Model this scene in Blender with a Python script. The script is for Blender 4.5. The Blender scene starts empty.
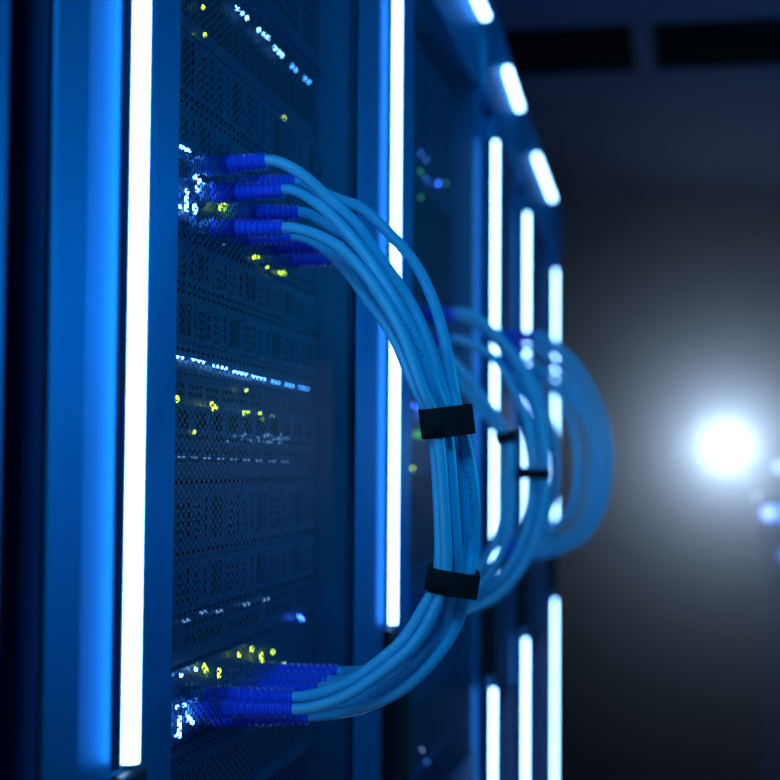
import bpy, bmesh, math, random
import numpy as np
from mathutils import Vector, Matrix
random.seed(7)
SC = bpy.context.scene
COL = SC.collection

# ------------------------------------------------------------------ camera
F = 1540.0
CAM = Vector((0, 0, 1.45))
PITCH, YAW, ROLL = math.atan(74 / F), math.atan(300 / F), 0.0075
ROT = Matrix.Rotation(YAW, 3, 'Z') @ Matrix.Rotation(math.pi / 2 + PITCH, 3, 'X') @ Matrix.Rotation(ROLL, 3, 'Z')
cd = bpy.data.cameras.new('camera'); cam = bpy.data.objects.new('camera', cd); COL.objects.link(cam)
cam.matrix_world = Matrix.Translation(CAM) @ ROT.to_4x4()
cd.sensor_width = 36; cd.lens = 36 * F / 780; cd.clip_start = 0.02; cd.clip_end = 60
cd.dof.use_dof = True; cd.dof.focus_distance = 0.80; cd.dof.aperture_fstop = 7.6
SC.camera = cam

def ray(px, py):
    return (ROT @ Vector(((px - 390) / F, -(py - 390) / F, -1))).normalized()
def at_y(px, py, y):
    d = ray(px, py); return CAM + d * ((y - CAM.y) / d.y)
def at_z(px, py, z):
    d = ray(px, py); return CAM + d * ((z - CAM.z) / d.z)
def at_plane(px, py, P, n):
    d = ray(px, py); return CAM + d * ((P - CAM).dot(n) / d.dot(n))

# ------------------------------------------------------------------ materials
def mat(name, color, rough=0.45, metal=0.0, spec=0.5, bump=0.0, scale=60.0, vary=0.12, trans=0.0, coat=0.0):
    m = bpy.data.materials.new(name); m.use_nodes = True
    nt = m.node_tree; b = nt.nodes['Principled BSDF']
    b.inputs['Roughness'].default_value = rough; b.inputs['Metallic'].default_value = metal
    b.inputs['Specular IOR Level'].default_value = spec
    b.inputs['Transmission Weight'].default_value = trans
    b.inputs['Coat Weight'].default_value = coat
    tc = nt.nodes.new('ShaderNodeTexCoord'); nz = nt.nodes.new('ShaderNodeTexNoise')
    nz.inputs['Scale'].default_value = scale; nz.inputs['Detail'].default_value = 3
    nt.links.new(tc.outputs['Object'], nz.inputs['Vector'])
    mx = nt.nodes.new('ShaderNodeMix'); mx.data_type = 'RGBA'
    lo = [c * (1 - vary) for c in color]; hi = [min(1, c * (1 + vary)) for c in color]
    mx.inputs['A'].default_value = (*lo, 1); mx.inputs['B'].default_value = (*hi, 1)
    nt.links.new(nz.outputs['Fac'], mx.inputs['Factor']); nt.links.new(mx.outputs['Result'], b.inputs['Base Color'])
    if bump > 0:
        bp = nt.nodes.new('ShaderNodeBump'); bp.inputs['Strength'].default_value = bump; bp.inputs['Distance'].default_value = 0.001
        nt.links.new(nz.outputs['Fac'], bp.inputs['Height']); nt.links.new(bp.outputs['Normal'], b.inputs['Normal'])
    return m
def glow(name, color, strength):
    m = bpy.data.materials.new(name); m.use_nodes = True; nt = m.node_tree
    b = nt.nodes['Principled BSDF']; b.inputs['Base Color'].default_value = (0.6, 0.6, 0.6, 1)
    b.inputs['Emission Color'].default_value = (*color, 1); b.inputs['Emission Strength'].default_value = strength
    return m
M = dict(
    paint=mat('blue_grey_rack_paint', (0.004, 0.22, 0.42), 0.44, 0.85, 0.5, 0.02, 300, 0.05),
    dark_paint=mat('dark_rack_paint', (0.02, 0.07, 0.2), 0.4, 0, 0.5, 0.02, 300, 0.08),
    black=mat('black_plastic', (0.006, 0.008, 0.014), 0.45),
    mesh=mat('perforated_steel', (0.012, 0.04, 0.13), 0.45, 0.0, 0.5),
    chassis=mat('server_chassis', (0.03, 0.09, 0.22), 0.4, 0.2),
    face=mat('server_faceplate', (0.02, 0.085, 0.22), 0.4, 0.1, 0.5, 0.02, 400, 0.15),
    caddy=mat('drive_caddy_plastic', (0.035, 0.14, 0.34), 0.33, 0, 0.5, 0, 100, 0.3),
    hole=mat('vent_hole_black', (0.003, 0.005, 0.012), 0.8),
    metal=mat('bright_metal', (0.3, 0.45, 0.7), 0.3, 0.9),
    cable=mat('light_blue_cable_jacket', (0.10, 0.60, 0.90), 0.32, 0, 0.5, 0.03, 500, 0.06),
    boot=mat('royal_blue_boot_rubber', (0.03, 0.10, 0.90), 0.33, 0, 0.5, 0.02, 300, 0.08),
    plug=mat('clear_plug_plastic', (0.25, 0.5, 0.9), 0.15, 0, 0.5, 0, 60, 0.05, 0.35),
    strap=mat('black_hook_and_loop', (0.006, 0.006, 0.009), 0.75, 0, 0.3, 0.6, 900, 0.4),
    floor=mat('dark_raised_floor', (0.02, 0.05, 0.12), 0.35, 0, 0.5, 0.02, 8, 0.25),
    wall=mat('dark_wall_paint', (0.04, 0.08, 0.16), 0.8, 0, 0.3, 0.05, 20, 0.1),
    ceil=mat('ceiling_tile', (0.03, 0.10, 0.24), 0.8, 0, 0.3, 0.05, 60, 0.1),
    ink=mat('dark_jacket_print', (0.01, 0.05, 0.13), 0.6),
    strip=glow('led_strip_diffuser', (0.28, 0.58, 1.0), 10.0),
    lens=glow('lamp_lens', (0.85, 0.93, 1.0), 7.0),
    l_white=glow('white_blue_led', (0.12, 0.38, 1.0), 12.0),
    l_dim=glow('dim_led_and_glint', (0.2, 0.5, 1.0), 0.7),  # faint leds, and glints on the blade unit drawn as glow
    l_blue=glow('blue_led', (0.03, 0.13, 1.0), 14.0),
    l_cyan=glow('cyan_led', (0.05, 0.30, 1.0), 5.0),
    l_green=glow('yellow_green_led', (0.5, 0.9, 0.02), 4.0),
    l_dgreen=glow('dim_green_led', (0.03, 0.30, 0.03), 2.5),
    l_pale=glow('pale_blue_lamp', (0.28, 0.45, 1.0), 4.0),
    l_bar=glow('blue_light_bar', (0.03, 0.14, 0.6), 3.0),
)

M['paint'].node_tree.nodes['Principled BSDF'].inputs['Specular Tint'].default_value = (.04, .50, 1, 1)

# ------------------------------------------------------------------ mesh builder
class MB:
    def __init__(s): s.v = []; s.f = []; s.m = []; s.sm = []
    def quad_box(s, c8, mi=0):
        k = len(s.v); s.v += [Vector(c) for c in c8]
        for f in ((0, 3, 2, 1), (4, 5, 6, 7), (0, 1, 5, 4), (1, 2, 6, 5), (2, 3, 7, 6), (3, 0, 4, 7)):
            s.f.append([k + i for i in f]); s.m.append(mi); s.sm.append(False)
        return s
    def box(s, fr, s0, s1, t0, t1, z0, z1, mi=0):
        W = fr.W
        return s.quad_box([W(s0, t0, z0), W(s1, t0, z0), W(s1, t1, z0), W(s0, t1, z0), W(s0, t0, z1), W(s1, t0, z1), W(s1, t1, z1), W(s0, t1, z1)], mi)
    def poly(s, pts, mi=0):
        k = len(s.v); s.v += [Vector(p) for p in pts]; s.f.append(list(range(k, k + len(pts)))); s.m.append(mi); s.sm.append(False)
    def rings(s, rings, cap=True, mi=0, smooth=True):
        k = len(s.v); n = len(rings[0])
        for r in rings: s.v += [Vector(p) for p in r]
        for i in range(len(rings) - 1):
            for j in range(n):
                a = k + i * n + j; b = k + i * n + (j + 1) % n
                s.f.append([a, b, b + n, a + n]); s.m.append(mi); s.sm.append(smooth)
        if cap:
            s.f.append([k + j for j in range(n)][::-1]); s.m.append(mi); s.sm.append(False)
            e = k + (len(rings) - 1) * n
            s.f.append([e + j for j in range(n)]); s.m.append(mi); s.sm.append(False)
        return s
    def tube(s, pts, r, n=12, mi=0):
        return s.rings(frames(pts, lambda i, u: r, n), True, mi)
    def build(s, name, mats, parent=None, origin=None, bevel=0.0, seg=2):
        if not isinstance(mats, (list, tuple)): mats = [mats]
        if origin is None:
            origin = Vector((0, 0, 0))
            if parent is None:
                xs = [p.x for p in s.v]; ys = [p.y for p in s.v]; zs = [p.z for p in s.v]
                origin = Vector(((min(xs) + max(xs)) / 2, (min(ys) + max(ys)) / 2, min(zs)))
            else:
                origin = sum(s.v, Vector()) / len(s.v)
        me = bpy.data.meshes.new(name)
        me.from_pydata([tuple(p - origin) for p in s.v], [], s.f)
        for m_ in mats: me.materials.append(m_)
        me.polygons.foreach_set('material_index', s.m); me.polygons.foreach_set('use_smooth', s.sm)
        bm = bmesh.new(); bm.from_mesh(me); bmesh.ops.recalc_face_normals(bm, faces=bm.faces); bm.to_mesh(me); bm.free()
        me.update()
        return link(name, me, parent, origin, bevel, seg)
def wloc(o):
    p = Vector(o.location)
    while o.parent: o = o.parent; p += Vector(o.location)
    return p
def link(name, me, parent, origin, bevel=0.0, seg=2):
    o = bpy.data.objects.new(name, me); COL.objects.link(o)
    if parent is not None:
        o.parent = parent; o.location = origin - wloc(parent)
    else: o.location = origin
    if bevel > 0:
        b = o.modifiers.new('bevel', 'BEVEL'); b.width = bevel; b.segments = seg; b.limit_method = 'ANGLE'
    return o
def frames(pts, rad, n=12):
    pts = [Vector(p) for p in pts]; out = []; prev = None
    for i, p in enumerate(pts):
        t = (pts[min(i + 1, len(pts) - 1)] - pts[max(i - 1, 0)]).normalized()
        if prev is None:
            a = t.cross(Vector((0, 0, 1)))
            if a.length < 1e-4: a = t.cross(Vector((1, 0, 0)))
            a.normalize()
        else:
            a = (prev - t * prev.dot(t)).normalized()
        prev = a; b = t.cross(a); r = rad(i, i / (len(pts) - 1))
        out.append([p + (a * math.cos(2 * math.pi * k / n) + b * math.sin(2 * math.pi * k / n)) * r for k in range(n)])
    return out
def spline(pts, per=8):
    P = [Vector(p) for p in pts]; P = [P[0] * 2 - P[1]] + P + [P[-1] * 2 - P[-2]]
    out = []
    for i in range(1, len(P) - 2):
        p0, p1, p2, p3 = P[i - 1:i + 3]
        d1 = max((p2 - p1).length, 1e-6) ** .5; d0 = max((p1 - p0).length, 1e-6) ** .5; d2 = max((p3 - p2).length, 1e-6) ** .5
        m1 = ((p1 - p0) / d0 - (p2 - p0) / (d0 + d1) + (p2 - p1) / d1) * d1
        m2 = ((p2 - p1) / d1 - (p3 - p1) / (d1 + d2) + (p3 - p2) / d2) * d1
        for k in range(per):
            t = k / per; t2, t3 = t * t, t * t * t
            out.append(p1 * (2 * t3 - 3 * t2 + 1) + m1 * (t3 - 2 * t2 + t) + p2 * (-2 * t3 + 3 * t2) + m2 * (t3 - t2))
    out.append(P[-2]); return out

class Frame:
    """a rack's own axes: s along the row, t out into the aisle, z up"""
    def __init__(f, P, u):
        f.P = Vector((P[0], P[1], 0)); f.u = Vector((u[0], u[1], 0)).normalized(); f.n = Vector((f.u.y, -f.u.x, 0))
    def W(f, s, t, z): return f.P + f.u * s + f.n * t + Vector((0, 0, z))
    def S(f, p): return (Vector((p.x, p.y, 0)) - f.P).dot(f.u)
    def face(f, px, py, t): return at_plane(px, py, f.P + f.n * t, f.n)
class WorldFrame:
    def W(f, x, y, z): return Vector((x, y, z))
WF = WorldFrame()

def tag(o, label, cat, group=None, kind=None):
    o['label'] = label; o['category'] = cat
    if group: o['group'] = group
    if kind: o['kind'] = kind
    return o
def thing(name, loc, label, cat, group=None):
    o = bpy.data.objects.new(name, None); COL.objects.link(o); o.location = loc; o.empty_display_size = 0.05
    return tag(o, label, cat, group)
def struct(name, mb, m, label, cat, parent=None):
    o = mb.build(name, m, parent); o['kind'] = 'structure'; o['label'] = label; o['category'] = cat; return o

# ------------------------------------------------------------------ the room
X0, X1, Y0, Y1, H = -2.4, 3.2, -2.2, 8.0, 2.62
struct('floor', MB().box(WF, X0, X1, Y0, Y1, -0.1, 0), M['floor'], 'dark glossy floor of the server room', 'floor')
struct('wall_back', MB().box(WF, X0, X1, Y1, Y1 + .1, 0, H), M['wall'], 'dark end wall of the aisle behind the glaring lamp', 'wall')
struct('wall_left', MB().box(WF, X0 - .1, X0, Y0, Y1, 0, H), M['wall'], 'dark wall behind the row of racks', 'wall')
struct('wall_right', MB().box(WF, X1, X1 + .1, Y0, Y1, 0, H), M['wall'], 'dark wall on the far side of the aisle', 'wall')
struct('wall_front', MB().box(WF, X0, X1, Y0 - .1, Y0, 0, H), M['wall'], 'dark wall at the start of the aisle', 'wall')
# ceiling with two openings, each taken by a black grille panel
va = at_z(503, 34, H); vb = at_z(503, 76, H)
gy0, gy1 = at_z(640, 72, H).y, at_z(640, 24, H).y
gy0, gy1 = min(gy0, gy1), max(gy0, gy1)
gx = [at_z(500, 50, H).x - 0.05, at_z(636, 50, H).x, at_z(651, 50, H).x, at_z(800, 40, H).x + 0.25]
cb = MB()
cb.box(WF, X0, X1, Y0, gy0, H, H + .1); cb.box(WF, X0, X1, gy1, Y1, H, H + .1)
cb.box(WF, X0, gx[0], gy0, gy1, H, H + .1); cb.box(WF, gx[1], gx[2], gy0, gy1, H, H + .1); cb.box(WF, gx[3], X1, gy0, gy1, H, H + .1)
struct('ceiling', cb, M['ceil'], 'dim blue ceiling with two dark openings', 'ceiling')
for (a, b, lab) in ((gx[0], gx[1], 'black slatted ceiling grille close to the tops of the racks'), (gx[2], gx[3], 'black slatted ceiling grille over the open aisle, farther from the racks')):
    g = thing('ceiling_grille', Vector(((a + b) / 2, (gy0 + gy1) / 2, H + .02)), lab, 'ceiling grille', 'ceiling grilles')
    fb = MB(); e = .012
    fb.box(WF, a, b, gy0, gy0 + e, H + .004, H + .05); fb.box(WF, a, b, gy1 - e, gy1, H + .004, H + .05)
    fb.box(WF, a, a + e, gy0 + e, gy1 - e, H + .004, H + .05); fb.box(WF, b - e, b, gy0 + e, gy1 - e, H + .004, H + .05)
    fb.build('grille_frame', M['hole'], g)
    sb = MB(); nsl = 9
    for i in range(nsl):
        yy = gy0 + e + (gy1 - gy0 - 2 * e) * (i + .5) / nsl
        sb.quad_box([(a + e, yy - .012, H + .012), (b - e, yy - .012, H + .012), (b - e, yy - .010, H + .012), (a + e, yy - .010, H + .012),
                     (a + e, yy + .010, H + .04), (b - e, yy + .010, H + .04), (b - e, yy + .012, H + .04), (a + e, yy + .012, H + .04)])
    sb.build('slats', M['hole'], g)
    MB().box(WF, a, b, gy0, gy1, H + .06, H + .07).build('backing', M['hole'], g)

# ------------------------------------------------------------------ racks
S = [(-0.237, 0.0), (-0.237, 0.640), (-0.237, 1.240), (-0.237, 1.880), (-0.255, 2.430), (-0.271, 3.150), (-0.285, 3.85)]
FR = []
for i in range(6):
    P, Q = S[i], S[i + 1]; FR.append(Frame(P, (Q[0] - P[0], Q[1] - P[1])))
#        l0      l1     stile  raised-front stepdown  floor t  strip t
CFG = [(-0.10, 0.512, 0.054, -0.045, -0.006, -0.002),
       (-0.094, 0.447, 0.054, -0.060, -0.006, -0.002),
       (-0.148, 0.503, 0.080, -0.072, -0.006, -0.002),
       (-0.100, 0.380, 0.060, None, -0.014, 0.0),
       (-0.165, 0.560, 0.060, None, -0.014, 0.0),
       (-0.155, 0.190, 0.060, None, -0.014, 0.0)]
ZT, ZS0, ZS1, ZL0, ZL1, ZH = 2.03, 1.320, 1.850, 0.64, 1.177, 1.89
TSRV = -0.026
HEADER_STRIP = {2: (0.19, 0.496), 3: (0.10, 0.315), 4: (0.12, 0.53)}
RACK_LABEL = [
    'dark server rack cut off at the edge beside the camera',
    'blue server rack with the sharp cable bundle and a perforated door',
    'second server rack with blurred cables, just past the sharp cable bundle',
    'third server rack along the row, blurred, with a lit strip on its header',
    'fourth server rack along the row, blurred, with a slanting lit header strip',
    'narrow end rack closing the row at the open dark aisle']

mesh_skip = {i: [] for i in range(6)}   # (s, z, r) openings where boots come through the door

def strip_mesh(fr, s, t, z0, z1, hw=0.0048, hh=0.0050):
    b = MB(); prof = [(-hw, -hh * .9)]
    for k in range(9):
        a = math.pi - math.pi * k / 8
        prof.append((hw * math.cos(a), hh * math.sin(a) * 1.0))
    prof.append((hw, -hh * .9))
    b.rings([[fr.W(s + p, t + q, z) for p, q in prof] for z in (z0, z1)], True, 0, False)
    return b
def strip_along(fr, s0, s1, t, z, hw=0.0048, hh=0.005):
    b = MB(); prof = [(-hw, -hh * .9)]
    for k in range(9):
        a = math.pi - math.pi * k / 8
        prof.append((hw * math.cos(a), hh * math.sin(a)))
    prof.append((hw, -hh * .9))
    b.rings([[fr.W(s, t + q, z + p) for p, q in prof] for s in (s0, s1)], True, 0, False)
    return b

def perforated(fr, s0, s1, z0, z1, t, pitch, ratio, skips):
    """hexagonally perforated sheet: every hole is a real opening"""
    dx = pitch * math.sqrt(3) / 2
    nc = int((s1 - s0) / dx); nr = int((z1 - z0) / pitch)
    R = pitch / math.sqrt(3)
    ang = np.arange(6) * math.pi / 3
    hx, hz = np.cos(ang) * R, np.sin(ang) * R
    c, r = np.meshgrid(np.arange(nc), np.arange(nr), indexing='ij')
    cs = s0 + dx * (c + .5); cz = z0 + pitch * (r + .5) + (c % 2) * pitch / 2
    cs = cs.ravel(); cz = cz.ravel()
    keep = np.ones(len(cs), bool)
    for (a, b, rad) in skips: keep &= ((cs - a) ** 2 + (cz - b) ** 2) > rad * rad
    cs, cz = cs[keep], cz[keep]; n = len(cs)
    outer = np.stack([cs[:, None] + hx, cz[:, None] + hz], -1).reshape(-1, 2)
    key = np.round(outer / (pitch * 0.05)).astype(np.int64)
    _, idx, inv = np.unique(key, axis=0, return_index=True, return_inverse=True)
    inv = inv.reshape(-1)
    ov = outer[idx]; no = len(ov)
    inner = np.stack([cs[:, None] + hx * ratio, cz[:, None] + hz * ratio], -1).reshape(-1, 2)
    allv = np.concatenate([ov, inner])
    k = np.arange(n)[:, None]; j = np.arange(6)[None]; j2 = (j + 1) % 6
    o1 = inv[(k * 6 + j)]; o2 = inv[(k * 6 + j2)]
    faces = np.stack([o1, o2, no + k * 6 + j2, no + k * 6 + j], -1).reshape(-1, 4)
    org = fr.W((s0 + s1) / 2, t, z0)
    W = np.array(fr.P)[None] + allv[:, :1] * np.array(fr.u)[None] + t * np.array(fr.n)[None]
    W[:, 2] = allv[:, 1]; W -= np.array(org)[None]
    me = bpy.data.meshes.new('mesh_door')
    me.vertices.add(len(W)); me.vertices.foreach_set('co', W.ravel())
    me.loops.add(len(faces) * 4); me.loops.foreach_set('vertex_index', faces.ravel().astype(np.int32))
    me.polygons.add(len(faces)); me.polygons.foreach_set('loop_start', np.arange(0, len(faces) * 4, 4, dtype=np.int32))
    me.update(calc_edges=True); me.validate()
    return me, org

def make_rack(i):
    fr = FR[i]; l0, l1, st, step, tf, tst = CFG[i]
    r = thing('server_rack', fr.W((l0 + l1) / 2, -0.45, 0), RACK_LABEL[i], 'server rack', 'row of server racks')
    back = -0.92
    # outer shell
    b = MB()
    b.box(fr, l0, l0 + .003, back, -0.031 if step is None else -.0035, 0.08, ZT - .01)
    b.build('side_panel', M['dark_paint'], r)
    b = MB(); b.box(fr, l1 - .003, l1, back, -0.007, 0.08, ZT - .01); b.build('side_panel', M['paint'], r)
    MB().box(fr, l0, l1, back, -0.005, ZT - .01, ZT).build('roof_panel', M['dark_paint'], r)
    MB().box(fr, l0, l1, back - .004, back, 0.08, ZT - .01).build('rear_panel', M['dark_paint'], r)
    MB().box(fr, l0, l1, back, -0.02, 0.0, 0.08).build('plinth', M['black'], r)
    # front frame: post beside the lamp, stile after it
    b = MB()
    if step is not None:
        b.box(fr, l0, step, -.0025, 0, 0.08, ZH)
        b.box(fr, step, 0.0125, -.030, tf, 0.08, ZH)
    else:
        b.box(fr, l0, 0.0125, -.030, tf, 0.08, ZH)
    b.build('front_post', M['paint'], r, bevel=.0012)
    MB().box(fr, 0.0135, st, -.030, -0.001, 0.08, ZH).build('door_stile', M['paint'], r, bevel=.0012)
    MB().box(fr, l0, l1, -.030, 0, ZH + .001, ZT - .011).build('header', M['paint'], r, bevel=.002)
    # lamps
    for (z0, z1) in ((ZS0, ZS1), (ZL0, ZL1)):
        hs = MB()
        for sg in (-1, 1):
            a = 0.0056 * sg; c = 0.0070 * sg
            hs.box(fr, min(a, c), max(a, c), tf, tst - 0.001, z0 - .002, z1 + .002)
        hs.box(fr, -.0056, .0056, tf, max(tf + .001, tst - .006), z0 - .002, z1 + .002)
        h = hs.build('light_strip', M['dark_paint'], r)
        o = strip_mesh(fr, 0, tst, z0, z1).build('diffuser', M['strip'], h); o['label'] = 'glowing white diffuser of the strip'
    if i in HEADER_STRIP:
        a, c = HEADER_STRIP[i]
        h = MB().box(fr, a - .004, c + .004, 0, .002, 1.957, 1.973).build('header_light_strip', M['dark_paint'], r)
        o = strip_along(fr, a, c, .008, 1.965).build('diffuser', M['strip'], h); o['label'] = 'glowing white diffuser of the strip'
    # door handle between the two strips
    b = MB()
    b.box(fr, -.013, .020, tf, tf + .006, ZL1 + .006, ZS0 - .004)
    b.box(fr, -.008, .015, tf + .006, tf + .020, ZL1 + .016, ZS0 - .012)
    b.build('door_handle', M['black'], r, bevel=.002, seg=3)
    # perforated door
    zb = 1.13
    pitch, ratio = (0.0046, 0.74) if i == 1 else (0.0085, 0.78)
    dl1 = l1 - .004
    if i == 0:
        dl1 = .452
        MB().box(fr, .454, l1 - .0045, -.030, -0.001, 0.08, ZH).build('door_stile', M['paint'], r, bevel=.0012)
    me, org = perforated(fr, st, dl1, zb, ZH - .002, -0.004, pitch, ratio, mesh_skip[i])
    me.materials.append(M['mesh'])
    d = link('mesh_door', me, r, org)
    d['label'] = 'dark perforated steel door'
    MB().box(fr, st + .001, l1 - .005, -.008, -.002, 0.10, zb - .001).build('lower_door_panel', M['dark_paint'], r)
    return r

# ------------------------------------------------------------------ servers
led_mesh = {}
def led(fr, p, kind, rad, parent, name='led_or_glint', square=None):
    """p: a point on the face; a small raised lens of its own"""
    key = (kind, rad, square, id(fr))
    if key not in led_mesh:
        b = MB()
        if square:
            w, h = square
            b.quad_box([fr.u * (-w) + Vector((0, 0, -h)), fr.u * w + Vector((0, 0, -h)), fr.u * w + fr.n * .0015 + Vector((0, 0, -h)), fr.u * (-w) + fr.n * .0015 + Vector((0, 0, -h)),
                        fr.u * (-w) + Vector((0, 0, h)), fr.u * w + Vector((0, 0, h)), fr.u * w + fr.n * .0015 + Vector((0, 0, h)), fr.u * (-w) + fr.n * .0015 + Vector((0, 0, h))])
        else:
            rings = []
            for (q, d) in ((1, 0), (1, .0006), (.8, .0013), (.35, .0017)):
                rings.append([(fr.u * math.cos(a) + Vector((0, 0, math.sin(a)))) * rad * q + fr.n * d for a in [2 * math.pi * k / 10 for k in range(10)]])
            b.rings(rings)
        me = bpy.data.meshes.new(name); me.from_pydata([tuple(v) for v in b.v], [], b.f); me.materials.append(M[kind]); me.update()
        led_mesh[key] = me
    return link(name, led_mesh[key], parent, p)

SERVERS = []
def make_server(i, z0, z1, style, label, cat='server', name='rack_server', s0=None, s1=None, group=None, detail=True):
    fr = FR[i]; l0, l1, st, _, _, _ = CFG[i]
    s0 = st + 0.001 if s0 is None else s0; s1 = l1 - 0.0045 if s1 is None else s1
    g = .0008; z0 += g; z1 -= g
    r = thing(name, fr.W((s0 + s1) / 2, TSRV - .3, z0), label, cat, group)
    MB().box(fr, s0 + .004, s1 - .004, TSRV - .62, TSRV - .009, z0 + .0005, z1 - .0005).build('chassis', M['chassis'], r)
    f = MB(); h = z1 - z0; tp = TSRV - .003
    f.box(fr, s0, s1, TSRV - .009, tp, z0, z1)
    if style == 'grid':
        n = int((s1 - s0 - .03) / .0115); rows = max(2, int((h - .014) / .0095))
        for a in range(n):
            for b_ in range(rows):
                sa = s0 + .02 + a * .0115; za = z0 + .008 + b_ * .0095
                if a % 7 == 6: continue
                f.box(fr, sa, sa + .0072, tp, tp + .0003, za, za + .0062, 1)
        f.box(fr, s0 + .003, s1 - .003, tp, tp + .002, z1 - .0035, z1 - .001, 0)
    if style == 'plain':
        f.box(fr, s0 + .003, s1 - .003, tp, tp + .0025, z1 - .004, z1 - .0015, 0)
        for a in range(int((s1 - s0 - .03) / .006)):
            sa = s0 + .02 + a * .006
            f.box(fr, sa, sa + .0032, tp, tp + .0003, z0 + .008, z1 - .009, 1)
    if style == 'switch':
        f.box(fr, s0 + .001, s1 - .001, tp, tp + .0015, z1 - .003, z1 - .0005, 0)
        f.box(fr, s0 + .001, s1 - .001, tp, tp + .0015, z0 + .0005, z0 + .003, 0)
        for a in range(int((s1 - s0 - .02) / .004)):
            sa = s0 + .01 + a * .004
            f.box(fr, sa, sa + .002, tp, tp + .0003, z0 + .0045, z0 + .0075, 1)
    if style == 'blade':
        f.box(fr, s0 + .001, s1 - .001, tp, tp + .003, z1 - .012, z1 - .010, 0)
        f.box(fr, s0 + .001, s1 - .001, tp, tp + .003, z0 + .001, z0 + .004, 0)
        n = int((s1 - s0 - .02) / .006)
        for a in range(n):
            sa = s0 + .012 + a * .006
            if a % 5 == 4: continue
            for za in (z0 + .010, z0 + .0145, z1 - .020, z1 - .024):
                f.box(fr, sa, sa + .0035, tp, tp + .0003, za, za + .0026, 1)
    f.build('faceplate', [M['face'], M['hole']], r)
    if style in ('drives', 'blade') and detail:
        pitch = .0305; n = int((s1 - s0 - .012) / pitch); zz0, zz1 = z0 + .003, z1 - .003
        if style == 'blade': zz0, zz1 = z0 + .020, z1 - .029
        for a in range(n):
            sa = s0 + .008 + a * pitch; hh = zz1 - zz0; b = MB()
            b.box(fr, sa, sa + pitch - .0022, tp, tp + .004, zz0, zz1, 0)
            tq = tp + .004
            k = (a * 5 + int(z0 * 1000)) % 3
            if style == 'blade':
                b.box(fr, sa + .003, sa + .0195, tq, tq + .0003, zz0 + .008, zz0 + .020, 1)
                b.box(fr, sa + .002, sa + pitch - .0045, tq, tq + .0012, zz1 - .003, zz1 - .001, 0)
                for c in range(4): b.box(fr, sa + .003 + c * .006, sa + .006 + c * .006, tq, tq + .0003, zz0 + .002, zz0 + .005, 1)
            elif k == 0:
                b.box(fr, sa + .003, sa + .0135, tq, tq + .0003, zz0 + .003, zz1 - .004, 1)
                b.box(fr, sa + .018, sa + .0205, tq, tq + .0015, zz0 + .003, zz1 - .003, 0)
            else:
                nr = int((hh - .006) / .0042)
                for c in range(nr):
                    for d in range(2 if k == 1 else 3):
                        sx = sa + .003 + d * .0052
                        b.box(fr, sx, sx + .0032, tq, tq + .0003, zz0 + .003 + c * .0042, zz0 + .0054 + c * .0042, 1)
                b.box(fr, sa + .021, sa + .025, tq, tq + .0015, zz0 + .004, zz1 - .004, 0)
            b.build('drive_caddy' if style == 'drives' else 'blade_module', [M['caddy'], M['hole']], r)
    SERVERS.append((i, z0 - g, z1 + g, r))
    return r
def server_at(i, z):
    for (k, a, b, r) in SERVERS:
        if k == i and a <= z < b: return r
    return min((x for x in SERVERS if x[0] == i), key=lambda x: min(abs(x[1] - z), abs(x[2] - z)))[3]

f1 = FR[1]
def zpx(py): return f1.face(179, py, TSRV).z
B = [-230, -90, 20, 95, 150, 231, 288, 347, 483, 555, 617, 668, 762, 850]
UNITS = [('grid', 'vented server at the top of the sharp rack, just under its header', 'server', 'rack_server'),
         ('plain', 'server with a slanting row of cyan lights above the upper cable boots', 'server', 'rack_server'),
         ('drives', 'drive server two units above the upper network switch', 'server', 'rack_server'),
         ('drives', 'drive server directly above the upper network switch', 'server', 'rack_server'),
         ('switch', 'upper network switch that the top ends of the sharp cables plug into', 'network switch', 'network_switch'),
         ('drives', 'drive server directly below the upper network switch', 'server', 'rack_server'),
         ('drives', 'drive server between the upper switch and the tall blade unit', 'server', 'rack_server'),
         ('blade', 'tall blade unit with a row of white lights and yellow green lights', 'blade server', 'blade_server'),
         ('drives', 'drive server directly below the tall blade unit', 'server', 'rack_server'),
         ('drives', 'drive server above the low vented server with square openings', 'server', 'rack_server'),
         ('grid', 'low vented server with square openings above the lower switch', 'server', 'rack_server'),
         ('switch', 'lower network switch that the bottom ends of the sharp cables plug into', 'network switch', 'network_switch'),
         ('plain', 'dark server below the lower network switch', 'server', 'rack_server')]
for k, (st_, lab, cat, nm) in enumerate(UNITS):
    make_server(1, zpx(B[k + 1]), zpx(B[k]), st_, lab, cat, nm, group='units stacked in the sharp rack')

def put_leds(i, items, t=TSRV + 0.0005):
    for it in items:
        px, py, kind, rad = it[:4]
        p = FR[i].face(px, py, t)
        led(FR[i], p, kind, rad, server_at(i, p.z), square=it[4] if len(it) > 4 else None)
W_, Dm, Bl, Cy, G_ = 'l_white', 'l_dim', 'l_blue', 'l_cyan', 'l_green'
items = []
# slanting cyan row on the upper server
for (x, y) in ((236, 8), (241, 13), (246, 18), (258, 30), (263, 35), (267, 38), (274, 48), (278, 52), (281, 55)): items.append((x, y, W_, .0015))
for (x, y) in ((291, 66), (295, 70), (304, 78), (308, 82)): items.append((x, y, Cy, .0016))
for (x, y) in ((202, 7), (204, 35), (283, 118)): items.append((x, y, G_, .0014))
for (x, y) in ((179, 146), (182, 148), (185, 149.5), (188, 151)): items.append((x, y, W_, .0011))
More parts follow.
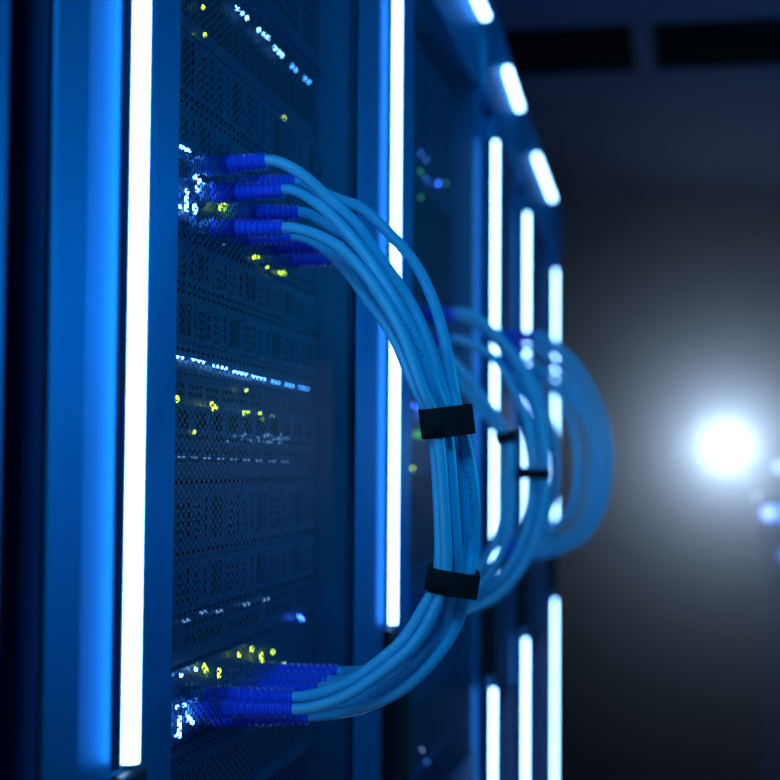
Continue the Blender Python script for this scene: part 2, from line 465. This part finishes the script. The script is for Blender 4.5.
# upper switch
for (x, y) in ((194, 177), (198, 181), (203, 186), (196, 189), (186, 192)): items.append((x, y, W_, .0018))
items += [(194, 209, W_, .0030), (185, 204, W_, 0, (.0012, .0040)), (179, 207, W_, .0013)]
for (x, y) in ((219, 202), (224, 203), (219, 208), (224, 209)): items.append((x, y, G_, .0015))
items += [(238, 215, G_, 0, (.0030, .0008)), (253, 257, G_, .0014), (257, 256, G_, .0014), (266, 267, G_, .0009), (279, 273, G_, .0014), (283, 273, G_, .0014), (223, 243, Dm, .0012)]
# blade unit
for (x, y, n) in ((177, 357, 3), (197, 361, 4), (219, 367, 4), (239, 373, 4), (257, 378, 4)):
    for k in range(n): items.append((x + (k - (n - 1) / 2) * 3.8, y + (k - (n - 1) / 2) * .9, W_, .0008))
for (x, y, n) in ((274, 382, 3), (288, 385, 3), (303, 388, 3)):
    for k in range(n): items.append((x + (k - (n - 1) / 2) * 3.2, y + (k - (n - 1) / 2) * .8, Cy, .0010))
items += [(176, 399, G_, .0020), (211, 404, G_, .0014), (215, 407, G_, .0014), (212, 409, G_, .0012), (245, 390, G_, .0011), (243, 413, G_, .0014), (247, 413, G_, .0014), (259, 414, G_, .0015), (261, 419, G_, .0012), (271, 417, G_, .0010), (193, 432, G_, .0012)]
rnd = random.Random(3)
for k in range(34): items.append((225 + rnd.random() * 62, 434 + rnd.random() * 9, Dm, .0006))  # small reflections off the face, put in as dim glowing dots
for k in range(9):
    for q in range(2): items.append((178 + k * 13 + q * 4, 457 + k * .6, Dm, .0005))  # lower row of glints, also made as glowing dots
# vented server and lower switch
for (x, y) in ((183, 621), (200, 613), (216, 612), (243, 605), (263, 600)):
    for q in range(2): items.append((x + q * 4, y - q, Dm, .0011))
for (x, y) in ((203, 666), (205, 670), (218, 671), (218, 675), (238, 655), (251, 649), (260, 655), (261, 660), (272, 652)): items.append((x, y, G_, .0017))
items += [(195, 669, W_, .0014), (180, 675, W_, .0013), (301, 619, Bl, .0018), (298, 616, Bl, .0013), (188, 716, W_, .0036), (191, 722, W_, .0018), (178, 727, W_, 0, (.0010, .0056)), (176, 707, W_, .0012), (183, 705, W_, .0012), (196, 703, W_, .0012), (175, 735, W_, .0011),
          (246, 684, G_, .0013), (262, 679, G_, .0013), (270, 674, G_, .0012), (283, 664, G_, .0012), (287, 668, G_, .0010)]
put_leds(1, items)

# plain units in the blurred racks (little shows through their doors)
for k, (z0, z1, stl) in enumerate(((1.14, 1.225, 'plain'), (1.225, 1.30, 'drives'), (1.30, 1.342, 'switch'), (1.342, 1.45, 'plain'), (1.45, 1.535, 'drives'), (1.535, 1.605, 'switch'), (1.605, 1.74, 'plain'), (1.74, 1.87, 'grid'))):
    make_server(2, z0, z1, stl, ['dark server at the bottom of the second rack door', 'dark drive server below the lower switch of the second rack', 'lower network switch of the second rack, fed by blurred cables',
        'dark server with green lights behind the sharp cable strap', 'dark drive server below the upper switch of the second rack', 'upper network switch of the second rack, with blurred blue boots',
        'dark server with blue and green lights past the second light strip', 'dark vented server at the top of the second rack'][k], 'network switch' if stl == 'switch' else 'server', 'network_switch' if stl == 'switch' else 'rack_server', group='units stacked in the second rack', detail=(k == 1))
put_leds(2, [(437, 183, Bl, .0022), (445, 183, 'l_dgreen', .0024), (420, 153, 'l_bar', .0024), (426, 160, 'l_bar', .0024), (420, 197, 'l_dgreen', .0024), (426, 179, 'l_bar', .0024), (420, 172, 'l_dgreen', .0022),
             (414, 405, Bl, .0020), (419, 409, Bl, .0020), (416, 417, 'l_bar', .0024), (415, 434, 'l_dgreen', .0040), (418, 435, 'l_dgreen', .004), (421, 436, 'l_dgreen', .0036), (412, 468, G_, .0018), (416, 610, Bl, .0014), (421, 750, 'l_pale', .0012), (426, 762, 'l_bar', .0024)], t=TSRV + .001)
for i, nm in ((3, 'third'), (4, 'fourth'), (5, 'end')):
    zs = [1.14, 1.31, 1.36, 1.565, 1.645, 1.87]
    for k in range(5):
        stl = ['plain', 'switch', 'grid', 'switch', 'plain'][k]
        make_server(i, zs[k], zs[k + 1], stl, ['dark server low behind the door of the %s rack', 'lower network switch of the %s rack', 'dark vented server in the middle of the %s rack', 'upper network switch of the %s rack', 'dark server at the top of the %s rack'][k] % nm,
                    'network switch' if stl == 'switch' else 'server', 'network_switch' if stl == 'switch' else 'rack_server', group='units stacked in the %s rack' % nm, detail=False)

# ------------------------------------------------------------------ patch cables
def superring(c, a, b, ra, rb, e, n=20):
    out = []
    for k in range(n):
        w = 2 * math.pi * k / n; ca, sa = math.cos(w), math.sin(w)
        out.append(c + a * (ra * math.copysign(abs(ca) ** e, ca)) + b * (rb * math.copysign(abs(sa) ** e, sa)))
    return out
def add_end(cab, i, port, end, big=1.0):
    """clear plug at the port, ribbed strain-relief boot up to `end` where the cable leaves"""
    d = end - port; L = d.length; d.normalize()
    a = d.cross(Vector((0, 0, 1))).normalized(); b = a.cross(d).normalized()
    pl = MB(); l0 = 0.0; l1 = min(.010, L * .25)
    pl.rings([superring(port + d * q, a, b, .0050 * m_ * big, .0038 * m_ * big, .45) for q, m_ in ((l0, .92), (.001, 1), (l1, 1))], True)
    base = port + b * .0038 * big
    pl.quad_box([base + a * -.0022 + d * .001, base + a * .0022 + d * .001, base + a * .0022 + d * (l1), base + a * -.0022 + d * (l1),
                 base + a * -.0022 + d * .001 + b * .0006, base + a * .0022 + d * .001 + b * .0006, base + a * .0022 + d * l1 + b * .0024, base + a * -.0022 + d * l1 + b * .0024])
    pl.build('plug', M['plug'], cab)
    bt = MB(); rings = []; body = L * .46
    for q, m_ in ((l1 - .001, .9), (l1 + .001, 1.0), (body * .7, 1.0), (body, .98)):
        rings.append(superring(port + d * q, a, b, .0056 * m_ * big, .0051 * m_ * big, .55))
    nr = 8; rl = (L - body)
    for k in range(nr):
        q0 = body + rl * k / nr; tp = 1 - .16 * k / nr; step = rl / nr
        for q, m_ in ((.06, .70), (.38, .70), (.50, .98), (.66, 1.04), (.84, .98), (.94, .72)):
            rings.append(superring(port + d * (q0 + step * q), a, b, .0056 * m_ * tp * big, .0054 * m_ * tp * big, .8))
    rings.append(superring(end, a, b, .0036, .0036, 1.0))
    bt.rings(rings, True)
    o = bt.build('boot', M['boot'], cab); o['label'] = 'royal blue ribbed boot'
    # where it passes the door
    fr = FR[i]; t0 = (port - fr.P).dot(fr.n); t1 = (end - fr.P).dot(fr.n)
    if t0 < -.004 < t1:
        p = port + (end - port) * ((-.004 - t0) / (t1 - t0))
        mesh_skip[i].append((fr.S(p), p.z, .0074 * big))
def make_cable(i, top, mids, bot, label, group, r=.0031, big=1.0):
    """top / bot: (port y, port py, boot end px, boot end py); mids: (px, py, world y)"""
    fr = FR[i]; ends = []
    for (y, pyp, ex, ey) in (top, bot):
        e = at_y(ex, ey, y)
        # port straight behind the boot on the switch face
        base = fr.P + fr.n * (TSRV - .001)
        q = base + fr.u * fr.S(e); 
        z = e.z + (pyp - ey) * (-(y) / F)
        ends.append((Vector((q.x, q.y, z)), e))
    pts = [ends[0][1] - (ends[0][1] - ends[0][0]).normalized() * .004, ends[0][1] + (ends[0][1] - ends[0][0]).normalized() * .004]
    pts += [at_y(*m_) for m_ in mids]
    pts += [ends[1][1] + (ends[1][1] - ends[1][0]).normalized() * .004, ends[1][1] - (ends[1][1] - ends[1][0]).normalized() * .004]
    raw = spline(pts, 9); acc = [0.0]
    for k in range(1, len(raw)): acc.append(acc[-1] + (raw[k] - raw[k - 1]).length)
    N = 110; line = []; k = 0
    for q in range(N):
        d = acc[-1] * q / (N - 1)
        while k < len(raw) - 2 and acc[k + 1] < d: k += 1
        line.append(raw[k].lerp(raw[k + 1], min(1, max(0, (d - acc[k]) / max(1e-9, acc[k + 1] - acc[k])))))
    PEND.append(dict(i=i, ends=ends, line=np.array([tuple(p) for p in line]), r=r, label=label, group=group, big=big))
PEND = []; CABLE_POINTS = []
def settle(bundle):
    """let cables that would run through each other lie side by side instead, one over the other"""
    n = len(bundle); N = 110
    w = np.ones(N); w[:4] = 0; w[-4:] = 0; w[4:11] = np.linspace(.1, .9, 7); w[-11:-4] = np.linspace(.9, .1, 7)
    P0 = [c['line'].copy() for c in bundle]; sign = {}
    for a in range(n):
        for b in range(a + 1, n):
            D = P0[b][None] - P0[a][:, None]; perp = np.sqrt(D[..., 0] ** 2 + D[..., 2] ** 2)
            near = perp < (bundle[a]['r'] + bundle[b]['r'])
            sign[a, b] = 1.0 if (D[..., 1][near].mean() if near.any() else 0) >= 0 else -1.0
    for it in range(220):
        for a in range(n):
            for b in range(a + 1, n):
                A, B = bundle[a]['line'], bundle[b]['line']; need = (bundle[a]['r'] + bundle[b]['r']) * 1.03; sg = sign[a, b]
                D = B[None] - A[:, None]; perp2 = D[..., 0] ** 2 + D[..., 2] ** 2
                lack = np.where(perp2 < need * need, np.sqrt(np.maximum(0, need * need - perp2)) - sg * D[..., 1], -1)
                lack[np.abs(D[..., 1]) > .03] = -1
                j = lack.argmax(1); v = lack[np.arange(N), j]; hit = v > 0
                A[hit, 1] -= sg * v[hit] * .25 * w[hit]
                j2 = lack.argmax(0); v2 = lack[j2, np.arange(N)]; h2 = v2 > 0
                B[h2, 1] += sg * v2[h2] * .25 * w[h2]
        for c, p0 in zip(bundle, P0):
            d = c['line'] - p0; m_ = d.copy(); m_[1:-1] = (d[:-2] + d[2:]) / 2
            c['line'] = p0 + d + (m_ - d) * .5
def pix(p):
    q = ROT.transposed() @ (p - CAM); return 390 - F * q.y / -q.z
def finish_cables():
    for g in dict.fromkeys(c['group'] for c in PEND): settle([c for c in PEND if c['group'] == g])
    for c in PEND:
        b = MB(); L = [Vector(p) for p in c['line']]; b.tube(L, c['r'], 14)
        if 'mark' in c:                       # the small dark print along the jacket
            rn = random.Random(c['label']); seg = [p for p in L if c['mark'][0] <= pix(p) <= c['mark'][1] and p.x > -.2]
            seg = spline(seg[::3], 12)
            d = 0.0; nxt = 0.0
            for k in range(1, len(seg) - 1):
                d += (seg[k] - seg[k - 1]).length
                if d < nxt: continue
                nxt = d + (.0021 if rn.random() < .85 else .0042)
                t_ = (seg[k + 1] - seg[k - 1]).normalized(); v_ = (CAM - seg[k]); v_ = (v_ - t_ * v_.dot(t_)).normalized(); w_ = t_.cross(v_)
                v_ = (v_ * .82 + w_ * c['mark'][2]).normalized(); w_ = t_.cross(v_)
                p_ = seg[k] + v_ * (c['r'] + .00006)
                bars = [(-.0007, -.0005, -.0009, .0009)] + rn.sample([(.0005, .0007, -.0009, .0009), (-.0005, .0006, .0007, .0009), (-.0005, .0006, -.0001, .0001), (-.0005, .0006, -.0009, -.0007)], 2)
                for (a0, a1, b0, b1) in bars:
                    b.poly([p_ + t_ * a0 + w_ * b0, p_ + t_ * a1 + w_ * b0, p_ + t_ * a1 + w_ * b1, p_ + t_ * a0 + w_ * b1], 1)
        o = b.build('patch_cable', [M['cable'], M['ink']]); tag(o, c['label'], 'cable', c['group'])
        CABLE_POINTS.append((c['group'], c['r'], L))
        for (p, e) in c['ends']:
            add_end(o, c['i'], p, e, c['big']); PORTS.append((c['i'], p))
PORTS = []
g1 = 'sharp patch cables of the front bundle'
YF, YB = .790, .806
make_cable(1, (.785, 166, 266, 161), [(300, 173, .785), (333, 203, .79), (354, 222, .795), (376, 253, .80), (408, 298, YB), (430, 343, YB), (443, 385, YB), (451, 421, YB), (459, 500, YB), (460, 580, YB), (446, 625, .815), (415, 655, .835), (375, 668, .86)],
           (.90, 676, 338, 672), 'light blue cable from the topmost boot of the sharp bundle', g1)
make_cable(1, (.80, 192, 283, 190), [(306, 196, .80), (333, 217, .795), (361, 249, .79), (398, 306, .786), (418, 347, .785), (434, 390, .785), (444, 421, YF), (452, 500, YF), (454, 580, YF), (448, 606, YF), (437, 639, .795), (403, 676, .81), (362, 698, .82)],
           (.83, 716, 316, 711), 'light blue cable from the second boot, bulging out over its neighbours', g1)
make_cable(1, (.845, 184, 296, 182), [(318, 191, .845), (338, 199, .84), (361, 208, .835), (389, 233, .83), (415, 264, .82), (432, 299, .81), (443, 339, .80), (452, 395, .795), (458, 421, .796), (472, 500, .797), (467, 580, .798), (456, 623, .80), (434, 659, .80), (403, 689, .805), (362, 708, .81)],
           (.815, 722, 309, 716), 'light blue cable arching alone outside the rest of the sharp bundle', g1)
make_cable(1, (.845, 212, 299, 213), [(323, 223, .84), (347, 237, .835), (378, 272, .825), (405, 315, .815), (424, 365, .81), (436, 421, YB), (445, 500, YB), (445, 580, YB), (430, 618, .82), (402, 648, .84), (368, 672, .86)],
           (.88, 684, 329, 680), 'shaded cable from the dark boot between two bright boots', g1)
make_cable(1, (.80, 228, 283, 228), [(306, 231, .80), (333, 243, .795), (358, 265, .79), (381, 296, .785), (404, 337, .783), (424, 390, .784), (437, 421, YF), (445, 500, YF), (446, 580, YF), (437, 606, .79), (414, 644, .79), (375, 677, .79), (337, 700, .79)],
           (.79, 712, 293, 709), 'light blue cable running from the fifth boot to the lower near boot', g1)
make_cable(1, (.83, 235, 292, 236), [(316, 243, .825), (344, 268, .815), (367, 299, .805), (392, 334, .795), (412, 380, .79), (430, 421, YF), (438, 500, YF), (437, 580, YF), (424, 606, .79), (403, 639, .79), (375, 664, .79), (337, 688, .795)],
           (.80, 700, 293, 697), 'innermost light blue cable of the sharp bundle, ending at the upper near boot', g1)
make_cable(1, (.885, 246, 320, 247), [(338, 251, .88), (360, 275, .87), (388, 315, .85), (412, 360, .83), (428, 395, .82), (443, 421, .812), (455, 500, .812), (452, 580, .812), (440, 615, .82), (412, 652, .835), (370, 684, .85)],
           (.86, 692, 318, 689), 'shaded cable from the next to lowest upper boot, hidden inside the bundle', g1)
make_cable(1, (.925, 258, 336, 259), [(350, 265, .92), (372, 295, .90), (398, 335, .87), (420, 375, .84), (437, 400, .825), (453, 421, .815), (466, 500, .815), (462, 580, .812), (450, 618, .82), (425, 660, .835), (385, 696, .84)],
           (.845, 708, 322, 706), 'shaded cable from the lowest upper boot, at the back of the sharp bundle', g1)

g2 = 'blurred cables of the second bundle'
Y2 = 1.42
def sec(top, mids, bot, label, grp, y, i, dy=0.0):
    return make_cable(i, (y + dy, top[1] + 1, top[0], top[1]), [(a, b, y + dy) for a, b in mids], (y + dy, bot[1] + 1, bot[0], bot[1]), label, grp, r=.0040)
sec((456, 312), [(474, 316), (493, 331), (512, 352), (526, 372), (540, 415), (546, 465), (541, 520), (520, 570), (490, 601)], (447, 611), 'blurred cable, outermost arc of the second bundle, from its top boot', g2, Y2, 2)
sec((458, 318), [(474, 322), (493, 338), (512, 362), (528, 395), (537, 430), (541, 475), (536, 520), (515, 565), (485, 594)], (445, 604), 'blurred cable just inside the outermost arc of the second bundle', g2, Y2, 2, .03)
sec((453, 339), [(468, 342), (493, 357), (512, 386), (525, 415), (531, 470), (527, 525), (508, 568), (480, 592)], (440, 606), 'blurred cable from the middle boot of the second bundle', g2, Y2, 2, .01)
sec((440, 352), [(458, 366), (480, 393), (497, 418), (507, 440), (512, 490), (507, 535), (490, 572), (465, 597)], (436, 604), 'blurred cable held by the dark strap of the second bundle', g2, Y2, 2)
sec((440, 362), [(458, 380), (476, 402), (493, 424), (504, 440), (505, 490), (499, 530), (480, 568), (456, 590)], (434, 596), 'innermost blurred cable of the second bundle', g2, Y2, 2, .02)
g3 = 'blurred cables of the third bundle'
Y3 = 2.06
sec((536, 334), [(556, 344), (578, 366), (598, 402), (609, 445), (606, 495), (588, 533), (562, 550)], (532, 557), 'faint outermost cable arc beside the bright glare', g3, Y3, 3)
sec((534, 340), [(554, 350), (575, 375), (592, 410), (602, 450), (598, 500), (578, 536), (552, 549)], (528, 555), 'faint cable second from the outside of the third bundle', g3, Y3, 3, .03)
sec((532, 348), [(550, 358), (570, 382), (587, 418), (595, 455), (591, 500), (570, 533), (546, 545)], (526, 552), 'faint cable third from the outside of the third bundle', g3, Y3, 3, -.03)
sec((528, 360), [(545, 375), (562, 402), (574, 440), (576, 480), (566, 515), (545, 538)], (524, 548), 'faint cable inside the open loop of the third bundle', g3, Y3, 3)
sec((524, 368), [(537, 385), (550, 415), (556, 450), (556, 485), (549, 515), (535, 535)], (520, 544), 'innermost faint cable of the third bundle', g3, Y3, 3, .02)
for (a, b, c_, d, lab) in ((10, 8, 0, 0, 'faint cable of the fourth bundle, upper strand'), (2, 16, -8, -6, 'faint cable of the fourth bundle, lower strand')):
    sec((546, 362 + b), [(560, 372 + b), (575, 392 + b), (588 + c_, 425), (592 + c_, 452), (588 + c_, 485), (575 + c_, 512), (560, 524 + d)], (545, 532 + d), lab, 'blurred cables of the fourth bundle', 2.66, 4)

PEND[1]['mark'] = (322, 378, .25); PEND[2]['mark'] = (455, 556, .35)
finish_cables()
# sockets the plugs sit in
for (i, p) in PORTS:
    fr = FR[i]; s = fr.S(p); z = p.z; b = MB(); w, h, e = .0072, .0066, .0012; t0, t1 = TSRV - .003, TSRV + .0012
    sv = server_at(i, z)
    b.box(fr, s - w, s + w, t0, t1, z + h - e, z + h); b.box(fr, s - w, s + w, t0, t1, z - h, z - h + e)
    b.box(fr, s - w, s - w + e, t0, t1, z - h + e, z + h - e); b.box(fr, s + w - e, s + w, t0, t1, z - h + e, z + h - e)
    b.build('port', M['metal'], sv)

# straps
def strap(px, py, y, half_px, depth, h, tilt, tail_px, label, group):
    c = at_y(px, py, y); k = y / F
    A = (ROT @ Vector((math.cos(tilt), math.sin(tilt), 0))).normalized()
    U = (ROT @ Vector((-math.sin(tilt), math.cos(tilt), 0))).normalized()
    D = A.cross(U).normalized()
    ra = half_px * k; th = .0012; n = 40
    da, dd, rr = [], [], 0
    for (g_, r_, L) in CABLE_POINTS:
        for p in L:
            q = p - c
            if abs(q.dot(U)) < h * .35 and abs(q.dot(A)) < ra * 1.1 and abs(q.dot(D)) < .04: da.append(q.dot(A)); dd.append(q.dot(D)); rr = r_
    if da:
        c = c + D * ((max(dd) + min(dd)) / 2); depth = (max(dd) - min(dd)) / 2 + rr + .0006
        lo, hi = min(min(da) - rr - .0006, -ra), max(max(da) + rr + .0006, ra)
        c = c + A * ((lo + hi) / 2); ra = (hi - lo) / 2
    b = MB(); prof = []
    def pt(w, o, u):
        ca, sa = math.cos(w), math.sin(w)
        x = (ra + o) * math.copysign(abs(ca) ** .5, ca); z = (depth + o) * math.copysign(abs(sa) ** .5, sa)
        return c + A * x + D * z + U * u
    kk = len(b.v)
    for q in range(n):
        w = 2 * math.pi * q / n
        b.v += [pt(w, 0, -h / 2), pt(w, th, -h / 2), pt(w, th, h / 2), pt(w, 0, h / 2)]
    for q in range(n):
        a0 = kk + q * 4; a1 = kk + ((q + 1) % n) * 4
        for j in range(4):
            b.f.append([a0 + j, a1 + j, a1 + (j + 1) % 4, a0 + (j + 1) % 4]); b.m.append(0); b.sm.append(j in (1, 3))
    o = b.build('cable_strap', M['strap']); tag(o, label, 'cable strap', group)
    if tail_px:
        t = MB(); pts = []
        for q in range(9):
            f_ = q / 8; w = math.pi * (.62 - .34 * f_) if f_ < .5 else None
            x = -ra * .15 + (ra * 1.0 + tail_px * k) * f_
            zz = depth + th + .0006 - (.0022 * (x / max(ra, 1e-4)) ** 2 if x > 0 else 0)
            pts.append((x, zz))
        rings = [[c + A * x + D * (z + o_) + U * u for (o_, u) in ((0, -h * .5), (.0014, -h * .5), (.0014, h * .5), (0, h * .5))] for x, z in pts]
        t.rings(rings, True, 0, False)
        t.build('strap_tail', M['strap'], o, bevel=.0003)
    return o
gs = 'black straps on the cable bundles'
strap(447, 421, .799, 19, .0135, .0155, math.radians(7), 8, 'black strap around the upper half of the sharp cable bundle', gs)
strap(451, 580, .800, 18, .0135, .0125, math.radians(-9), 5, 'black strap around the lower half of the sharp cable bundle', gs)
strap(505.5, 437, Y2 + .01, 9.5, .018, .010, math.radians(10), 0, 'blurred dark strap on the upper part of the second bundle', gs)
strap(533, 473, Y2 + .01, 13.5, .022, .009, math.radians(0), 0, 'blurred dark strap on the outer arcs of the second bundle', gs)

# the racks last: their doors leave openings for the boots
RACKS = [make_rack(i) for i in range(6)]

# ------------------------------------------------------------------ far end of the aisle
LP = at_y(725, 447, 7.62)
lamp = thing('wall_lamp', Vector((LP.x, Y1, LP.z)), 'glaring round white lamp on the end wall of the aisle', 'lamp')
def disc(c, r0, r1, y0, y1, n=32):
    return MB().rings([[Vector((c.x + r * math.cos(2 * math.pi * k / n), y, c.z + r * math.sin(2 * math.pi * k / n))) for k in range(n)] for r, y in ((r0, y0), (r1, y1))], True)
disc(LP, .05, .095, Y1 - .05, 7.66).build('lamp_housing', M['black'], lamp)
b = MB(); n = 24; b.rings([[Vector((LP.x + r * math.cos(2 * math.pi * k / n), y, LP.z + r * math.sin(2 * math.pi * k / n))) for k in range(n)] for r, y in ((.072, 7.658), (.068, 7.645), (.052, 7.63), (.02, 7.622))], True)
b.build('lens', M['lens'], lamp)
MB().box(WF, LP.x - .02, LP.x + .02, Y1 - .06, Y1 - .001, LP.z - .05, LP.z + .05).build('wall_bracket', M['black'], lamp)

cab0 = at_y(754, 520, 6.6)
cabx0, cabx1 = cab0.x + .02, cab0.x + .72
ec = thing('equipment_cabinet', Vector(((cabx0 + cabx1) / 2, 6.95, 0)), 'dark equipment cabinet with pale blue lights at the far right of the aisle', 'cabinet')
MB().box(WF, cabx0, cabx1, 6.62, 7.4, 0.05, 1.325).build('body', M['dark_paint'], ec, bevel=.01)
MB().box(WF, cabx0 + .02, cabx1 - .02, 6.64, 7.38, 0.0, 0.05).build('plinth', M['black'], ec)
def lampdot(px, py, r, kind, nm):
    p = at_y(px, py, 6.615)
    b = MB(); b.rings([[Vector((p.x + rr * math.cos(2 * math.pi * k / 16), y, p.z + rr * math.sin(2 * math.pi * k / 16))) for k in range(16)] for rr, y in ((r, 6.62), (r, 6.612), (r * .6, 6.606))], True)
    b.build(nm, M[kind], ec)
pb = at_y(779, 467, 6.63); MB().tube([(pb.x, 6.63, 1.325), (pb.x, 6.63, pb.z)], .006, 10).build('beacon_post', M['black'], ec)
lampdot(768, 513, .024, 'l_pale', 'indicator_lamp'); lampdot(779, 467, .020, 'l_pale', 'indicator_lamp'); lampdot(783, 555, .018, 'l_bar', 'indicator_lamp')
p0 = at_y(763, 513, 6.61); 
MB().box(WF, p0.x, p0.x + .25, 6.612, 6.62, p0.z - .03, p0.z + .03).build('light_bar', M['l_bar'], ec)

# haze hanging in the far end of the aisle, lit by the lamp
hb = MB().box(WF, X0 + .02, X1 - .02, 4.3, Y1 - .01, .02, H - .02)
hz = hb.build('haze', None or bpy.data.materials.new('aisle_haze'))
hm = hz.data.materials[0]; hm.use_nodes = True; nt = hm.node_tree; nt.nodes.clear()
out = nt.nodes.new('ShaderNodeOutputMaterial'); vs = nt.nodes.new('ShaderNodeVolumeScatter')
vs.inputs['Color'].default_value = (1, 1, 1, 1); vs.inputs['Density'].default_value = .19; vs.inputs['Anisotropy'].default_value = .82
nt.links.new(vs.outputs['Volume'], out.inputs['Volume'])
tag(hz, 'thin grey haze glowing around the lamp at the end of the aisle', 'haze', kind='stuff')

# ------------------------------------------------------------------ lights
def area(loc, target, sx, sy, color, power):  # unseen area lamp added for its blue light
    l = bpy.data.lights.new('added_light', 'AREA'); l.shape = 'RECTANGLE'; l.size = sx; l.size_y = sy; l.color = color; l.energy = power
    o = bpy.data.objects.new('added_light', l); COL.objects.link(o); o.location = loc
    o.rotation_euler = (Vector(target) - Vector(loc)).to_track_quat('-Z', 'Y').to_euler(); return o
BLUE = (0.006, 0.47, 1.0)
area((-0.10, -0.35, 2.10), (-.2, .9, 1.45), .22, .3, BLUE, 5.5)  # added key behind the camera, brightens the near cables
area((1.35, 2.1, 1.75), (-.24, 2.1, 1.45), 2.8, .4, BLUE, 19)  # added fill across the aisle, brightens posts and far cables
area((2.6, 5.0, 1.3), (.6, 5.5, 2.6), 1.2, .6, (.005, .22, 1.0), 9)  # added washer out of view, turns the far ceiling blue
pl = bpy.data.lights.new('lamp_beam', 'SPOT'); pl.color = (.52, .72, 1.0); pl.energy = 38; pl.shadow_soft_size = .05; pl.spot_size = math.radians(105); pl.spot_blend = 1.0
po = bpy.data.objects.new('lamp_beam', pl); COL.objects.link(po); po.location = (LP.x, 7.56, LP.z)
po.rotation_euler = Vector((.2, -1, 0)).to_track_quat('-Z', 'Y').to_euler()

w = bpy.data.worlds.new('world'); SC.world = w; w.use_nodes = True
w.node_tree.nodes['Background'].inputs['Color'].default_value = (0.01, 0.05, 0.2, 1)
w.node_tree.nodes['Background'].inputs['Strength'].default_value = 0.02
vset = SC.view_settings; vset.view_transform = 'Standard'; vset.look = 'None'; vset.exposure = 0; vset.gamma = 1; vset.use_curve_mapping = False
cy = SC.cycles; cy.use_denoising = True; cy.max_bounces = 6; cy.volume_bounces = 0; cy.sample_clamp_indirect = 4
